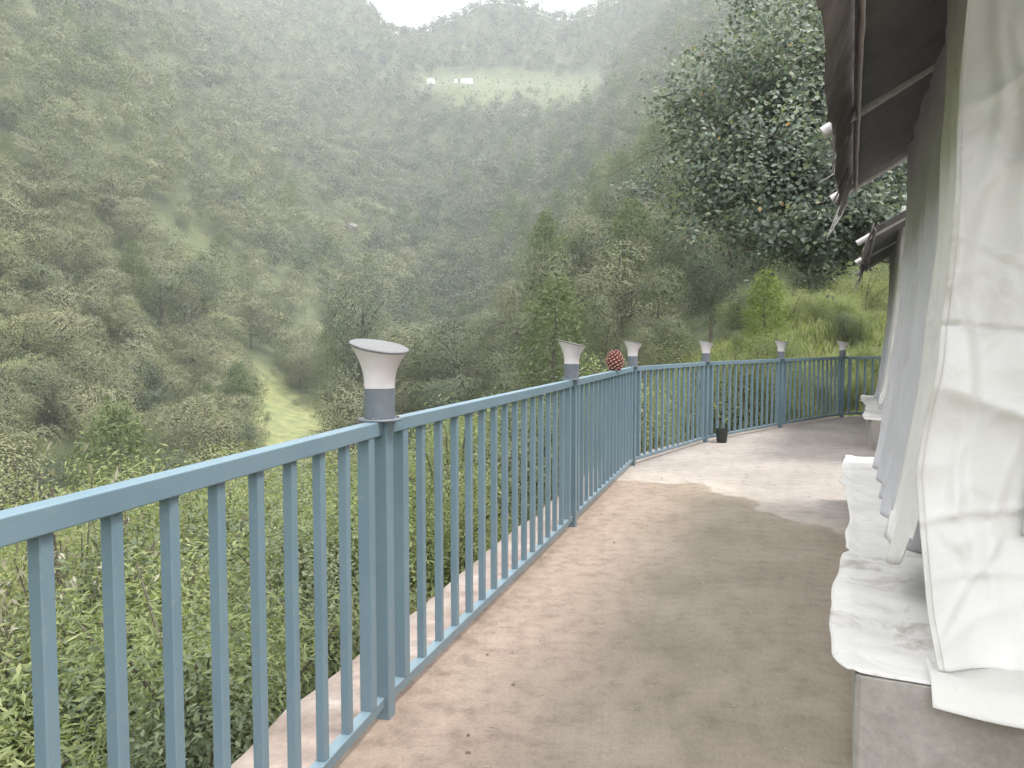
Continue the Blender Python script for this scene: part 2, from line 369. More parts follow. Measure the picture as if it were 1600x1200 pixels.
def terrain(x, y):
    x = np.asarray(x, float); y = np.asarray(y, float); sh = x.shape; q = np.c_[x.ravel(), y.ravel()] / _sc
    out = np.empty(len(q))
    for i in range(0, len(q), 20000):
        qq = q[i:i + 20000]; out[i:i + 20000] = _U(((qq[:, None] - _xy[None]) ** 2).sum(-1)) @ _W[:_n] + _W[_n] + qq @ _W[_n + 1:]
    xx, yy = q[:, 0] * _sc, q[:, 1] * _sc; r = np.hypot(xx, yy); amp = np.clip((r - 30) / 120, 0, 1)
    out += amp * (1.6 * np.sin(xx * .071 + 1.3 * np.sin(yy * .043)) * np.cos(yy * .058 + xx * .021) + 1.0 * np.sin(xx * .19 + yy * .11) * np.sin(yy * .17 - xx * .08))
    out = np.where(r < 26, np.minimum(out, -.35 + np.clip(r - 18, 0, 8) * .3), out)
    return np.clip(out, -40, 420).reshape(sh)
# clearings, as patches of ground (picked where the photograph shows open grass)
def in_poly(px, py, poly):
    px = np.asarray(px); py = np.asarray(py); ins = np.zeros(px.shape, bool); n = len(poly)
    for i in range(n):
        x1, y1 = poly[i]; x2, y2 = poly[(i + 1) % n]
        c = ((y1 > py) != (y2 > py)) & (px < (x2 - x1) * (py - y1) / (y2 - y1 + 1e-9) + x1); ins ^= c
    return ins
CLEAR = [[(640, 118), (960, 112), (935, 165), (860, 172), (815, 150), (770, 172), (690, 170)],
         [(225, 350), (275, 370), (350, 400), (380, 455), (300, 445), (240, 420)],
         [(395, 575), (440, 590), (520, 650), (540, 700), (420, 720), (385, 690)],
         [(455, 470), (500, 485), (520, 560), (470, 540)],
         [(60, 470), (115, 500), (120, 560), (70, 540)], [(245, 90), (290, 100), (280, 125), (240, 118)]]
MEADOW = CLEAR + [[(395, 620), (560, 620), (560, 720), (385, 720)]]
def tri_ground():
    nt_, rr = 420, np.concatenate([[0.0], np.geomspace(.8, 440, 150), np.arange(447, 800, 7.0), np.arange(820, 1001, 30.0)])
    th = np.linspace(0, 2 * np.pi, nt_, endpoint=False)
    Rr, T = np.meshgrid(rr[1:], th, indexing='ij'); X = Rr * np.sin(T); Y = Rr * np.cos(T); Z = terrain(X, Y)
    v = np.c_[X.ravel(), Y.ravel(), Z.ravel()]; v = np.vstack([v, [0, 0, -.8]])
    i, j = np.meshgrid(np.arange(len(rr) - 2), np.arange(nt_), indexing='ij'); a = (i * nt_ + j).ravel(); b = (i * nt_ + (j + 1) % nt_).ravel()
    f = np.c_[a, b, b + nt_, a + nt_]
    f = np.vstack([f, np.c_[np.full(nt_ // 2, len(v) - 1), np.arange(0, nt_, 2), (np.arange(0, nt_, 2) + 1) % nt_, (np.arange(0, nt_, 2) + 2) % nt_]])
    px, py, dd = proj(v); m = np.zeros(len(v)); front = v[:, 1] > 20
    for poly in MEADOW: m = np.maximum(m, (in_poly(px, py, poly) & front) * 1.0)
    m = np.maximum(m, ((np.hypot(v[:, 0] - 13, v[:, 1] - 33) < 14)) * .6)
    f = f[:, ::-1]
    return mk('ground', v, np.ascontiguousarray(f), M_ground, smooth=True, attrs={'meadow': m})
tag(tri_ground(), 'green hillsides and valley floor', None, kind='structure'); 

# ---------------------------------------------------------------- foliage geometry
def cards(cen, nor, ln, wd, rng, fold=0.0):
    """kite-shaped leaves: 4 verts, 1 quad each"""
    n = len(cen); nor = nor / (np.linalg.norm(nor, axis=1, keepdims=True) + 1e-9)
    t = rng.normal(size=(n, 3)); t -= (t * nor).sum(1, keepdims=True) * nor; t /= np.linalg.norm(t, axis=1, keepdims=True) + 1e-9
    b = np.cross(nor, t); ln = np.broadcast_to(ln, n)[:, None]; wd = np.broadcast_to(wd, n)[:, None]
    v = np.stack([cen - t * ln * .5, cen + b * wd * .5 - t * ln * .08 + nor * fold * wd, cen + t * ln * .5, cen - b * wd * .5 - t * ln * .08 + nor * fold * wd], 1)
    return v.reshape(-1, 3), np.arange(4 * n).reshape(-1, 4)
def crown_pts(rng, n, kind='oak'):
    """unit crown: base at z=0, height 1, radius about .5; returns centres, normals, leaf tint"""
    if kind == 'oak':
        k = rng.integers(6, 10); lc = []; lr = []
        for i in range(k):
            a = rng.uniform(0, 2 * np.pi); rr = rng.uniform(.05, .33); z = rng.uniform(.20, .72); rr *= 1.15 - abs(z - .4)
            lc.append((rr * math.cos(a), rr * math.sin(a), z)); lr.append(rng.uniform(.15, .27))
        lc.append((rng.uniform(-.08, .08), rng.uniform(-.08, .08), .76)); lr.append(.22)
        lc = np.array(lc); lr = np.array(lr); li = rng.choice(len(lc), n, p=lr ** 2 / (lr ** 2).sum())
        d = rng.normal(size=(n, 3)); d[:, 2] += .35; d /= np.linalg.norm(d, axis=1, keepdims=True)
        rad = lr[li] * rng.uniform(.80, 1.05, n) * (1 + .18 * np.sin(d[:, 0] * 9 + li) * np.sin(d[:, 1] * 8 + d[:, 2] * 7))
        c = lc[li] + d * rad[:, None] * np.array([1, 1, .85]); o_ = c - [0, 0, .38]; o_ /= np.linalg.norm(o_, axis=1, keepdims=True) + 1e-6; nor = .6 * d + .6 * o_ + rng.normal(size=(n, 3)) * .13
        lt = rng.uniform(0, 1, n) * .5 + (rng.uniform(0, 1, len(lc))[li]) * .5
        return c, nor, lt
    # pine: whorls of feathery branches round a stem
    z = rng.uniform(.08, 1.0, n) ** .85; tiers = 13; zz = np.round(z * tiers) / tiers
    a = rng.uniform(0, 2 * np.pi, n); nb = 7; ab = np.round(a / (2 * np.pi) * nb + zz * 3.7) / nb * 2 * np.pi
    a = ab + rng.normal(size=n) * .30; prof = .34 * (1.02 - zz) ** .42 * (1 - .35 * np.exp(-zz * 9)) * (1 + .12 * np.sin(zz * 23 + 2)) + .01
    rr = prof * rng.uniform(.15, 1.08, n) ** .6
    c = np.c_[rr * np.cos(a), rr * np.sin(a), zz - .05 + rr * .18 + rng.normal(size=n) * .030]
    nor = np.c_[np.cos(a) * .5, np.sin(a) * .5, np.full(n, .8)] + rng.normal(size=(n, 3)) * .6
    return c, nor, rng.uniform(0, 1, n)
def trunk_mb(h, r, rng, limbs=6, lean=.04):
    m = MB(); top = Vector((rng.uniform(-lean, lean) * h, rng.uniform(-lean, lean) * h, h))
    pts = [Vector((0, 0, -.08 * h))] + [top * t + Vector((rng.uniform(-1, 1), rng.uniform(-1, 1), 0)) * .015 * h for t in (.25, .5, .75)] + [top]
    m.tube(pts, [r * 1.25, r, r * .8, r * .55, r * .25], 7)
    for i in range(limbs):
        t = rng.uniform(.35, .85); a = rng.uniform(0, 2 * math.pi); s = top * t; ln = h * rng.uniform(.22, .38)
        e = s + Vector((math.cos(a) * ln, math.sin(a) * ln, ln * rng.uniform(.3, .8))); mid = (s + e) / 2 + Vector((0, 0, ln * .08))
        m.tube([s, mid, e], [r * .4, r * .25, r * .08], 5)
    return m
# shared meshes for individual trees: unit trees (height 1, width about 1 for oaks)
def proto_tree(name, kind, n, leaf, mat, rng, asp=.55):
    root = empty(name); c, nor, lt = crown_pts(rng, n, kind)
    if kind == 'oak': ln, wd = leaf * rng.uniform(.7, 1.3, n), leaf * rng.uniform(.45, .8, n)
    else: ln, wd = leaf * rng.uniform(1.0, 1.9, n), leaf * rng.uniform(.25, .45, n)
    v, f = cards(c, nor, ln, wd, rng)
    mk('crown', v, f, mat, root, attrs={'lv': np.repeat(lt, 4)})
    tm = trunk_mb(.85 if kind == 'oak' else .97, .022 if kind == 'oak' else .014, rnd, 7 if kind == 'oak' else 0, .05 if kind == 'oak' else .01)
    tm.build('trunk', M_bark, root, True)
    return root
def place(root, first, loc, h, w_, rz, tv=None):
    o = root if not first[0] else copy_tree(root); first[0] = True
    o.location = loc; o.scale = (w_, w_, h); o.rotation_euler = (0, 0, rz)
    tv = rnd.random() if tv is None else tv
    for c in o.children: c.color = (tv, tv, tv, 1)
    return o
PROT = {}
for i in range(5): PROT['oak', i] = (proto_tree('oak_tree', 'oak', 9500, .019, M_oak, np.random.default_rng(100 + i)), [False])
for i in range(4): PROT['oakd', i] = (proto_tree('oak_tree', 'oak', 13000, .0145, M_oak, np.random.default_rng(140 + i)), [False])
for i in range(3): PROT['pine', i] = (proto_tree('pine_tree', 'pine', 5200, .026, M_pine, np.random.default_rng(120 + i)), [False])
PROT['lime', 0] = (proto_tree('young_pine', 'pine', 3800, .034, M_lime, np.random.default_rng(130)), [False])

# candidate positions for the forest on both slopes
cand = []
for gy in np.arange(26, 790, 5.6):
    sp = 5.3 if gy < 260 else 6.0
    
    for gx in np.arange(-.86 * gy - 25, .62 * gy + 25, sp): cand.append((gx, gy))
cand = np.array(cand); cand += rg.uniform(-2.2, 2.2, cand.shape)
cz = terrain(cand[:, 0], cand[:, 1]); T = np.c_[cand, cz]
px, py, dd = proj(T)
keep = np.ones(len(T), bool)
_jx = px + rg.normal(size=len(px)) * 9; _jy = py + rg.normal(size=len(px)) * 5
inclr = np.zeros(len(T), bool)
for poly in CLEAR: inclr |= in_poly(_jx, _jy, poly)
keep &= ~inclr | (rg.uniform(size=len(T)) < np.where(dd > 400, .75, .35))
keep &= ~((np.hypot(T[:, 0] - 13.5, T[:, 1] - 32) < 13.5)) & ~((px > 560) & (px < 1100) & (dd < 62)) & ~((px > 1080) & (dd < 48))
keep &= ~((px > -100) & (px < 560) & (dd < 48))
keep &= ~((px > 380) & (px < 560) & (dd < 122) & (dd > 40))
keep &= ~((px > 640) & (px < 945) & (dd > 530) & (dd < 606) & (rg.uniform(size=len(T)) < .6))
keep &= (rg.uniform(size=len(T)) < .93)
inclr = inclr[keep]; T = T[keep]; th_ = rg.uniform(6.0, 13.0, len(T)); th_ = np.where(inclr, rg.uniform(1.3, 3.2, len(T)), th_)
# drop trees that the terrain hides completely
frac = np.linspace(.06, .97, 26); gx = T[:, :1] * frac; gy_ = T[:, 1:2] * frac; gz = terrain(gx, gy_)
el = (gz - CAMZ) / np.hypot(gx, gy_); te = (T[:, 2] + th_ - CAMZ) / np.hypot(T[:, 0], T[:, 1])
keep = te > el.max(1) - .01; T = T[keep]; th_ = th_[keep]
px, py, dd = proj(T)
is_pine = (rg.uniform(size=len(T)) < np.where(px > 780, .16, .045))
size = th_ / dd; infr = (px > -60) & (px < 1480) & (py > -120); order = np.argsort(-(size * infr))
near_i = order[:300]; far_i = np.setdiff1d(np.arange(len(T)), near_i)
print('trees', len(T), 'far', len(far_i))
def where_label(x, y, d):
    if x > 1010: return 'on the right slope behind the overhanging branches'
    if x > 780: return 'on the valley side behind the far railing'
    if x > 480: return 'in the valley bottom behind the nearest lamp'
    if y > 560: return 'low on the left slope just above the handrail'
    if y > 380: return 'half way up the left slope'
    return 'high on the hazy left slope'
def tone(x, y):   # tint by position: paler olive on the left slope, darker bluish along the valley bottom
    px_, py_, _ = proj((x, y, float(terrain([x], [y])[0])))
    b = .56 - .34 * math.exp(-((px_[0] - 720) / 170) ** 2) * (1 if y > 110 else .5) - (.12 if px_[0] > 850 else 0) + .30 * noise.noise(Vector((x * .022, y * .022, 4)))
    return min(.97, max(.02, b + rnd.gauss(0, .21)))
for q in near_i:
    kind = 'pine' if is_pine[q] else 'oak'; big = dd[q] < 95 and kind == 'oak'
    i = rnd.randrange(4 if big else 5 if kind == 'oak' else 3); root, fl = PROT[('oakd' if big else kind), i]
    h = th_[q] * (1.35 if kind == 'pine' else 1); wd = h * rnd.uniform(.9, 1.2) if kind == 'oak' else h * rnd.uniform(.75, .95)
    o = place(root, fl, (T[q, 0], T[q, 1], T[q, 2] - .2), h, wd, rnd.uniform(0, 6.28), tone(T[q, 0], T[q, 1]))
    wl = where_label(px[q], py[q], dd[q])
    tag(o, ('feathery green pine ' if kind == 'pine' else 'grey-green bushy broadleaf tree ') + wl, 'tree', ('pines ' if kind == 'pine' else 'broadleaf trees ') + wl)
# the rest of the forest as one mass
def forest():
    V = []; Lv = []; Tv = []; Vp = []; Lp = []; Tp = []
    lods = {}
    for n in (1500, 850, 420, 210, 110):
        for i in range(7): lods['oak', n, i] = crown_pts(np.random.default_rng(n + i), n, 'oak')
        for i in range(3): lods['pine', n, i] = crown_pts(np.random.default_rng(3 * n + i), int(n * 1.6), 'pine')
    r = np.random.default_rng(5)
    for q in far_i:
        d = dd[q]; n = 1500 if d < 150 else 850 if d < 220 else 420 if d < 340 else 210 if d < 520 else 110
        k = 'pine' if is_pine[q] else 'oak'; c, nor, lt = lods[k, n, r.integers(0, 3 if k == 'pine' else 7)]
        h = th_[q] * (1.3 if k == 'pine' else 1.0); wd = h * (r.uniform(.95, 1.3) if k == 'oak' else .85); a = r.uniform(0, 6.28); ca, sa = math.cos(a), math.sin(a)
        M = np.array([[ca, -sa, 0], [sa, ca, 0], [0, 0, 1]]); cc = (c * [wd, wd, h]) @ M.T + [T[q, 0], T[q, 1], T[q, 2] - .2]; nn = nor @ M.T
        ls = h * (.9 if k == 'oak' else 1.0) / math.sqrt(n) * 1.15
        ln, w2 = (ls * r.uniform(.8, 1.3, len(c)), ls * r.uniform(.5, .9, len(c))) if k == 'oak' else (ls * r.uniform(.8, 1.4, len(c)), ls * r.uniform(.3, .5, len(c)))
        v, _ = cards(cc, nn, ln, w2, r); tv = tone(T[q, 0], T[q, 1])
        if k == 'oak': V.append(v); Lv.append(np.repeat(lt, 4)); Tv.append(np.full(len(v), tv))
        else: Vp.append(v); Lp.append(np.repeat(lt, 4)); Tp.append(np.full(len(v), tv))
    v = np.vstack(V); print('forest quads', len(v) // 4)
    o = mk('forest', v, np.arange(len(v)).reshape(-1, 4), M_oak_far, attrs={'lv': np.concatenate(Lv), 'tv': np.concatenate(Tv)})
    tag(o, 'dense hazy grey-green forest covering the far slopes of the valley', 'forest', kind='stuff')
    v = np.vstack(Vp)
    o = mk('pine_forest', v, np.arange(len(v)).reshape(-1, 4), M_pine_far, attrs={'lv': np.concatenate(Lp), 'tv': np.concatenate(Tp)})
    tag(o, 'scattered distant pines rising among the broadleaf forest on the far slopes', 'forest', kind='stuff')
forest()
# trees that can be told apart
def own(kind, i, px_, d, top, wpx, label, group=None, down=0.0):
    root, fl = PROT[kind, i]; x, y = (px_ - 800) / F * d, d; z = float(terrain([x], [y])[0]) - down; tz = P(px_, top, d)[2]
    h = max(tz - z, 1.5); o = place(root, fl, (x, y, z - .1), h, wpx / F * d * (1.15 if 'oak' in kind else 1.45), rnd.uniform(0, 6.28), .10 if 'dark' in label else rnd.uniform(.2, .5))
    tag(o, label, 'tree', group); return o
own('oakd', 0, 562, 88, 425, 165, 'large dark round-crowned tree rising behind the nearest lamp')
own('oakd', 1, 640, 80, 560, 110, 'smaller grey-green tree right of the large dark tree behind the nearest lamp')
own('pine', 0, 372, 105, 565, 92, 'dark blue-green pine low on the left slope beside the bright meadow')
own('pine', 1, 322, 104, 598, 60, 'slim pine close left of the dark pine beside the meadow')
own('oakd', 2, 380, 95, 650, 75, 'small pale-trunked tree in front of the dark pine by the meadow')
own('pine', 2, 852, 78, 330, 105, 'tall pine with the leftmost tip of the group above the second lamp')
own('pine', 0, 905, 84, 358, 75, 'shorter pine between two taller pines above the pine cone')
own('pine', 1, 985, 72, 308, 130, 'tallest dense pine left of the overhanging leafy branches')
own('pine', 2, 868, 50, 430, 175, 'broad yellow-green pine behind the second lamp')
own('oakd', 3, 790, 58, 520, 120, 'grey-green bushy tree left of the second lamp')
own('oakd', 0, 945, 44, 440, 105, 'grey bushy tree rising behind the pine cone')
own('oakd', 1, 1030, 42, 400, 150, 'grey-green bushy tree above the third lamp')
own('oakd', 2, 1110, 46, 375, 120, 'dark bushy tree above the fourth lamp')
own('lime', 0, 1195, 30, 418, 95, 'small bright lime-green pine above the fifth lamp')
own('oakd', 3, 1265, 48, 370, 130, 'dark bushy tree behind the grassy knoll, left one')
own('oakd', 0, 1345, 50, 360, 130, 'dark bushy tree behind the grassy knoll beside the far tent')
own('oakd', 1, 1410, 46, 380, 120, 'bushy tree half hidden behind the far tent canopy')
own('oakd', 2, 1180, 52, 360, 110, 'grey bushy tree behind the lime-green pine')
own('oakd', 3, 1000, 30, 490, 90, 'low bushy tree directly behind the third lamp')

# large leafy tree that overhangs the terrace at the right
def pear():
    rng = np.random.default_rng(77); base = np.array([9.6, 18.0, float(terrain([9.6], [18.0])[0])])
    root = empty('leafy_tree', tuple(base)); m = MB(); b = Vector(base)
    fork = Vector((9.2, 17.2, 3.4)); m.tube([b - b + Vector((0, 0, -.3)), Vector((-.1, -.3, 1.8)), fork - b], [.22, .18, .14], 10)
    tgt = [(1030, 150, 14.5), (1070, 250, 14), (1110, 330, 13.6), (1160, 120, 14.5), (1200, 210, 13.5), (1230, 340, 13), (1260, 60, 14), (1290, 250, 13.5), (1180, 20, 15.5),
           (1330, 150, 14.5), (1380, 300, 15), (1100, 60, 16), (1300, 400, 15.5), (1150, 395, 14), (1400, 330, 14), (1280, -60, 15), (1420, 100, 16), (1500, 0, 16), (1500, 200, 16), (1600, 100, 17), (1190, 270, 15.5), (1250, 160, 15.5), (1090, 180, 15.5), (1140, 250, 14.6), (1240, 280, 14.6), (1310, 330, 13.2), (1200, 90, 14), (1050, 210, 15)]
    C = []; S = []
    for (x, y, d) in tgt:
        e = Vector(P(x, y, d)); s = fork + (e - fork) * .12; mid = s.lerp(e, .5) + Vector((0, 0, .5)); pts = [fork - b, s - b, mid - b, e - b]
        m.tube(pts, [.1, .07, .035, .012], 6); 
        for k in range(9):
            t = rng.uniform(.45, 1.0); o_ = mid.lerp(e, (t - .45) / .55) if t > .45 else mid
            q = o_ + Vector(rng.normal(size=3) * np.array([.75, .75, .6])); m.tube([o_ - b, (o_.lerp(q, .5) + Vector((0, 0, .08))) - b, q - b], [.014, .009, .004], 4, False)
            C.append(np.array(q)); S.append(rng.uniform(.22, .42)); C.append(np.array(o_.lerp(q, .5))); S.append(.25)
    m.build('trunk', M_bark, root, True)
    C = np.array(C); S = np.array(S); n = 70000; i = rng.integers(0, len(C), n)
    c = C[i] + rng.normal(size=(n, 3)) * S[i][:, None] * [1, 1, .8] - base
    pxx, pyy, _ = proj(c + base); lim = 1005 + 50 * np.sin(pyy * .035) + np.clip(120 - pyy, 0, 120) * .9 + np.clip(pyy - 300, 0, 200) * .45 + rng.normal(size=n) * 14
    ok = (pxx > lim) & (pyy < 425 + 25 * np.sin(pxx * .05) + rng.normal(size=n) * 14)
    c = c[ok]; n = len(c)
    nor = rng.normal(size=(n, 3)) * .75 + [-.25, -.75, .8]; ln = rng.uniform(.07, .125, n)
    v, f = cards(c, nor, ln, ln * .74, rng, fold=.12)
    # split every leaf along its midrib so that it is folded, not flat
    f = np.vstack([f[:, [0, 1, 2]], f[:, [0, 2, 3]]])
    mk('crown', v, f, M_pear, root, attrs={'lv': np.repeat(rng.uniform(0, 1, n), 4)})
    tag(root, 'large tree with glossy dark leaves overhanging the terrace beside the tent canopy', 'tree')
pear()

# ---------------------------------------------------------------- shrubs just outside the railing
def proto_shrub(name, n, leaf, asp, mat, rng, stems=9):
    root = empty(name); m = MB(); C = []; Nn = []
    for s in range(stems):
        a = rng.uniform(0, 6.28); sp_ = rng.uniform(.05, .45); h = rng.uniform(.55, 1.0)
        e = Vector((math.cos(a) * sp_, math.sin(a) * sp_, h)); b = Vector((rng.uniform(-.05, .05), rng.uniform(-.05, .05), -.05)); mid = b.lerp(e, .5) + Vector((-e.x * .2, -e.y * .2, .08))
        m.tube([b, mid, e], [.011, .007, .003], 5)
        k = n // stems
        for j in range(k):
            t = rng.uniform(.15, 1.02); p = b.lerp(mid, t * 2) if t < .5 else mid.lerp(e, t * 2 - 1)
            rr = .15 * (1.15 - t * .7); off = rng.normal(size=3) * rr; C.append(np.array(p) + off); Nn.append(off / (np.linalg.norm(off) + 1e-6) * .6 + [0, 0, .7] + rng.normal(size=3) * .4)
    m.build('stem', M_bark, root, True); C = np.array(C); Nn = np.array(Nn); n = len(C); ln = leaf * rng.uniform(.6, 1.3, n)
    v, f = cards(C, Nn, ln, ln * asp, rng, fold=.12); f = np.vstack([f[:, [0, 1, 2]], f[:, [0, 2, 3]]])
    mk('foliage', v, f, mat, root, attrs={'lv': np.repeat(rng.uniform(0, 1, n), 4)}); return root
SH = []
for i, (n, lf, asp, mt) in enumerate([(12000, .025, .33, M_shrub), (14000, .020, .48, M_shrub), (9000, .036, .22, M_shrub), (13000, .020, .5, M_shrubdark), (11000, .026, .4, M_shrubdark), (16000, .016, .45, M_shrub)]):
    SH.append([proto_shrub('leafy_shrub', n, lf, asp, mt, np.random.default_rng(300 + i)), [False], mt])
GREYP = proto_shrub('pale_shrub', 1300, .04, .3, M_grey, np.random.default_rng(340), 22); gfl = [False]
TX = [-200, 0, 200, 400, 600, 700, 800, 900, 1000, 1150, 1250, 1400, 1500]; TY = [830, 800, 745, 735, 690, 650, 615, 585, 545, 530, 555, 555, 560]
RAILP = [(-1.95, -3.0)] 
cnt = 0
for k in range(900):
    if cnt >= 170: break
    px_ = rnd.uniform(-150, 1430); d = rnd.choice([rnd.uniform(3.2, 9), rnd.uniform(6, 16), rnd.uniform(8, 22), rnd.uniform(14, 33)]); x = (px_ - 800) / F * d
    # keep clear of the terrace and its ledge
    lim = -1.55 + .27 * d if d < 8.6 else (.2 + (d - 8.6) * .35 if d < 10.5 else 99)
    if d < 8.6 and x > lim - .35: continue
    if 8.6 <= d < 16.8 and x > 1.0 + (d - 8.64) * .88 - 1.0: continue
    if px_ > 1180 and d > 24 and rnd.random() < .3: continue
    z = float(terrain([x], [d])[0]); ty = np.interp(px_, TX, TY) + abs(rnd.gauss(0, 95)) + (0 if d > 6 else 140); tz = P(px_, ty, d)[2]; h = tz - z
    if h < .5 or h > 7: continue
    s = SH[rnd.choice([0, 1, 2, 3, 4, 5, 5, 1])]; wd = min(h, 2.4) * rnd.uniform(.9, 1.4) if d < 14 else h * rnd.uniform(.9, 1.4)
    o = place(s[0], s[1], (x, d, z), h, wd, rnd.uniform(0, 6.28)); cnt += 1
    dark = s[2] is M_shrubdark
    wl = 'seen through the nearest railing bars' if px_ < 600 else 'behind the railing between the two nearest lamps' if px_ < 890 else 'just behind the far curve of the railing' if d > 9 else 'close outside the railing'
    tag(o, ('dark green leafy shrub ' if dark else 'bright green leafy shrub ') + wl, 'shrub', ('dark ' if dark else 'green ') + 'shrubs ' + wl)
for k in range(46):
    px_ = rnd.uniform(1150, 1415); d = rnd.uniform(21, 50); x = (px_ - 800) / F * d; z = float(terrain([x], [d])[0]); h = rnd.uniform(.7, 2.0) if d < 37 else rnd.uniform(1.8, 3.6)
    s = SH[rnd.choice([0, 1, 2, 3, 5])]; o = place(s[0], s[1], (x, d, z - .1), h, h * rnd.uniform(1.0, 1.7), rnd.uniform(0, 6.28))
    tag(o, 'rounded bush growing in the grass of the knoll beyond the far railing', 'shrub', 'bushes on the grassy knoll')
for (px_, d, ty) in [(100, 6.2, 700), (170, 7.0, 745), (60, 5.5, 745)]:
    x = (px_ - 800) / F * d; z = float(terrain([x], [d])[0]); tz = P(px_, ty, d)[2]
    o = place(GREYP, gfl, (x, d, z), tz - z, 1.6, rnd.uniform(0, 6))
    tag(o, 'pale dry flowering shrub poking up behind the handrail at far left', 'shrub', 'pale dry shrubs behind the left handrail')

# grass
def grass():
    rng = np.random.default_rng(9); n = 220000
    a = int(n * .68); c = n - a
    x1 = rng.uniform(0, 1, a); y1 = 1.0 + rng.uniform(0, 1, a) * 14; off = np.where(rng.uniform(size=a) < .5, rng.exponential(1.0, a), rng.uniform(0, 8, a)) + .42
    lx = np.interp(y1, [0, 2.84, 5.8, 8.64, 10.6, 12.3, 14], [-1.2, -.5, .42, 1.33, 2.6, 4.2, 6.0]); X1 = lx - off; Y1 = y1
    th = rng.uniform(0, 6.28, c); rr = 15 * np.sqrt(rng.uniform(0, 1, c)); X2 = 13.5 + rr * np.cos(th) * 1.2; Y2 = 31 + rr * np.sin(th)
    X = np.r_[X1, X2]; Y = np.r_[Y1, Y2]; ok = ~((X > -1) & (Y < 17.5) & (X > np.interp(Y, [0, 8.6, 10.6, 14, 17], [-1, 1.0, 2.2, 5.6, 9]) - .4)); X, Y = X[ok], Y[ok]
    near = Y < 16; X = X; Z = terrain(X, Y); n = len(X)
    h = np.where(near, rng.uniform(.18, .75, n) * (1.1 + .6 * np.sin(X * 2.1 + Y) * np.sin(Y * 1.3)), rng.uniform(.15, .42, n) * (1.0 + .9 * np.sin(X * 1.1 + np.sin(Y)) * np.sin(Y * 1.7 + X * .4))); wdt = np.where(near, .008, .035) * rng.uniform(.7, 1.4, n)
    an = rng.uniform(0, 6.28, n); dx, dy = np.cos(an), np.sin(an); ln = rng.uniform(.1, .6, n) * h; la = rng.uniform(0, 6.28, n); lx2, ly2 = np.cos(la) * ln, np.sin(la) * ln
    b0 = np.c_[X - dx * wdt, Y - dy * wdt, Z - .03]; b1 = np.c_[X + dx * wdt, Y + dy * wdt, Z - .03]
    m0 = np.c_[X - dx * wdt * .7 + lx2 * .3, Y - dy * wdt * .7 + ly2 * .3, Z + h * .6]; m1 = np.c_[X + dx * wdt * .7 + lx2 * .3, Y + dy * wdt * .7 + ly2 * .3, Z + h * .6]
    tp = np.c_[X + lx2, Y + ly2, Z + h]; v = np.stack([b0, b1, m1, m0, tp], 1).reshape(-1, 3); i = np.arange(n) * 5
    f = np.vstack([np.c_[i, i + 1, i + 2], np.c_[i, i + 2, i + 3], np.c_[i + 3, i + 2, i + 4]])
    o = mk('grass', v, f, M_grass, attrs={'lv': np.repeat(rng.uniform(0, 1, n), 5)})
    tag(o, 'tall green grass along the terrace edge and on the knoll beyond', 'grass', kind='stuff')
grass()

# ---------------------------------------------------------------- terrace, ledge, railing
posts = [None] + [G(598, 1118), G(892, 822), G(987, 727), G(1101, 691), G(1218, 668), G(1314, 652), None]
posts = [None if p is None else p[:2] for p in posts]
dseg = np.array([.25, 1.0]); dseg /= np.linalg.norm(dseg)
posts[0] = posts[1] - 3.0 * dseg
posts[7] = posts[6] + np.array([2.25, .75]); posts.append(posts[7] + np.array([2.4, .2])); posts.insert(0, posts[0] - 3.0 * dseg)
NP = len(posts)
def offs(pts, o):
    out = []
    for i, p in enumerate(pts):
        d0 = pts[i] - pts[i - 1] if i else pts[1] - pts[0]; d1 = pts[i + 1] - pts[i] if i < len(pts) - 1 else d0
        d0 = d0 / np.linalg.norm(d0); d1 = d1 / np.linalg.norm(d1); n_ = np.array([-d0[1], d0[0]]) + np.array([-d1[1], d1[0]]); out.append(p + n_ / np.linalg.norm(n_) * o)
    return out
edge = offs(posts, .06); outer = offs(posts, .40)
def dense(pts, step=.12):
    out = []
    for a, b in zip(pts[:-1], pts[1:]):
        k = max(2, int(np.linalg.norm(b - a) / step)); out += [a + (b - a) * t / k for t in range(k)]
    return out + [pts[-1]]
# terrace slab: strips from the railing edge to the right, thick slab with a face
er = dense(edge, .5); v = []; f = []
for i, p in enumerate(er):
    q = np.array([max(15.0, p[0] + 2), p[1] - 1.5 - .3 * p[0]])
    v += [(p[0], p[1], -1.2), (p[0], p[1], 0), (q[0], q[1], 0), (q[0], q[1], -1.2)]
for i in range(len(er) - 1):
    a = 4 * i; b = a + 4; f += [(a, b, b + 1, a + 1), (a + 1, b + 1, b + 2, a + 2), (a + 2, b + 2, b + 3, a + 3)]
f += [(0, 1, 2, 3), tuple(4 * (len(er) - 1) + k for k in (3, 2, 1, 0))]
tag(mk('terrace', v, f, M_terrace), 'concrete terrace with a damp brown area and pale dry far end', None, kind='structure')
# ledge outside
li = dense(edge, .1); v = []; f = []
lo = []
for i, p in enumerate(li):
    a = li[max(i - 1, 0)]; b = li[min(i + 1, len(li) - 1)]; t = (b - a) / np.linalg.norm(b - a); n_ = np.array([-t[1], t[0]])
    wv = .34 + .035 * noise.noise(Vector((p[0] * 3, p[1] * 3, 0))) + .02 * noise.noise(Vector((p[0] * 11, p[1] * 11, 3)))
    q = p + n_ * wv; z1 = -.035 + .012 * noise.noise(Vector((p[0] * 6, p[1] * 6, 8)))
    v += [(p[0], p[1], -.012), (*(p + n_ * wv * .5), -.02 + .01 * noise.noise(Vector((p[0] * 9, p[1] * 9, 1)))), (q[0], q[1], z1), (*(q + n_ * .05), z1 - .06), (*(q + n_ * .09), -1.4)]
for i in range(len(li) - 1):
    for k in range(4): a = 5 * i + k; f.append((a, a + 5, a + 6, a + 1))
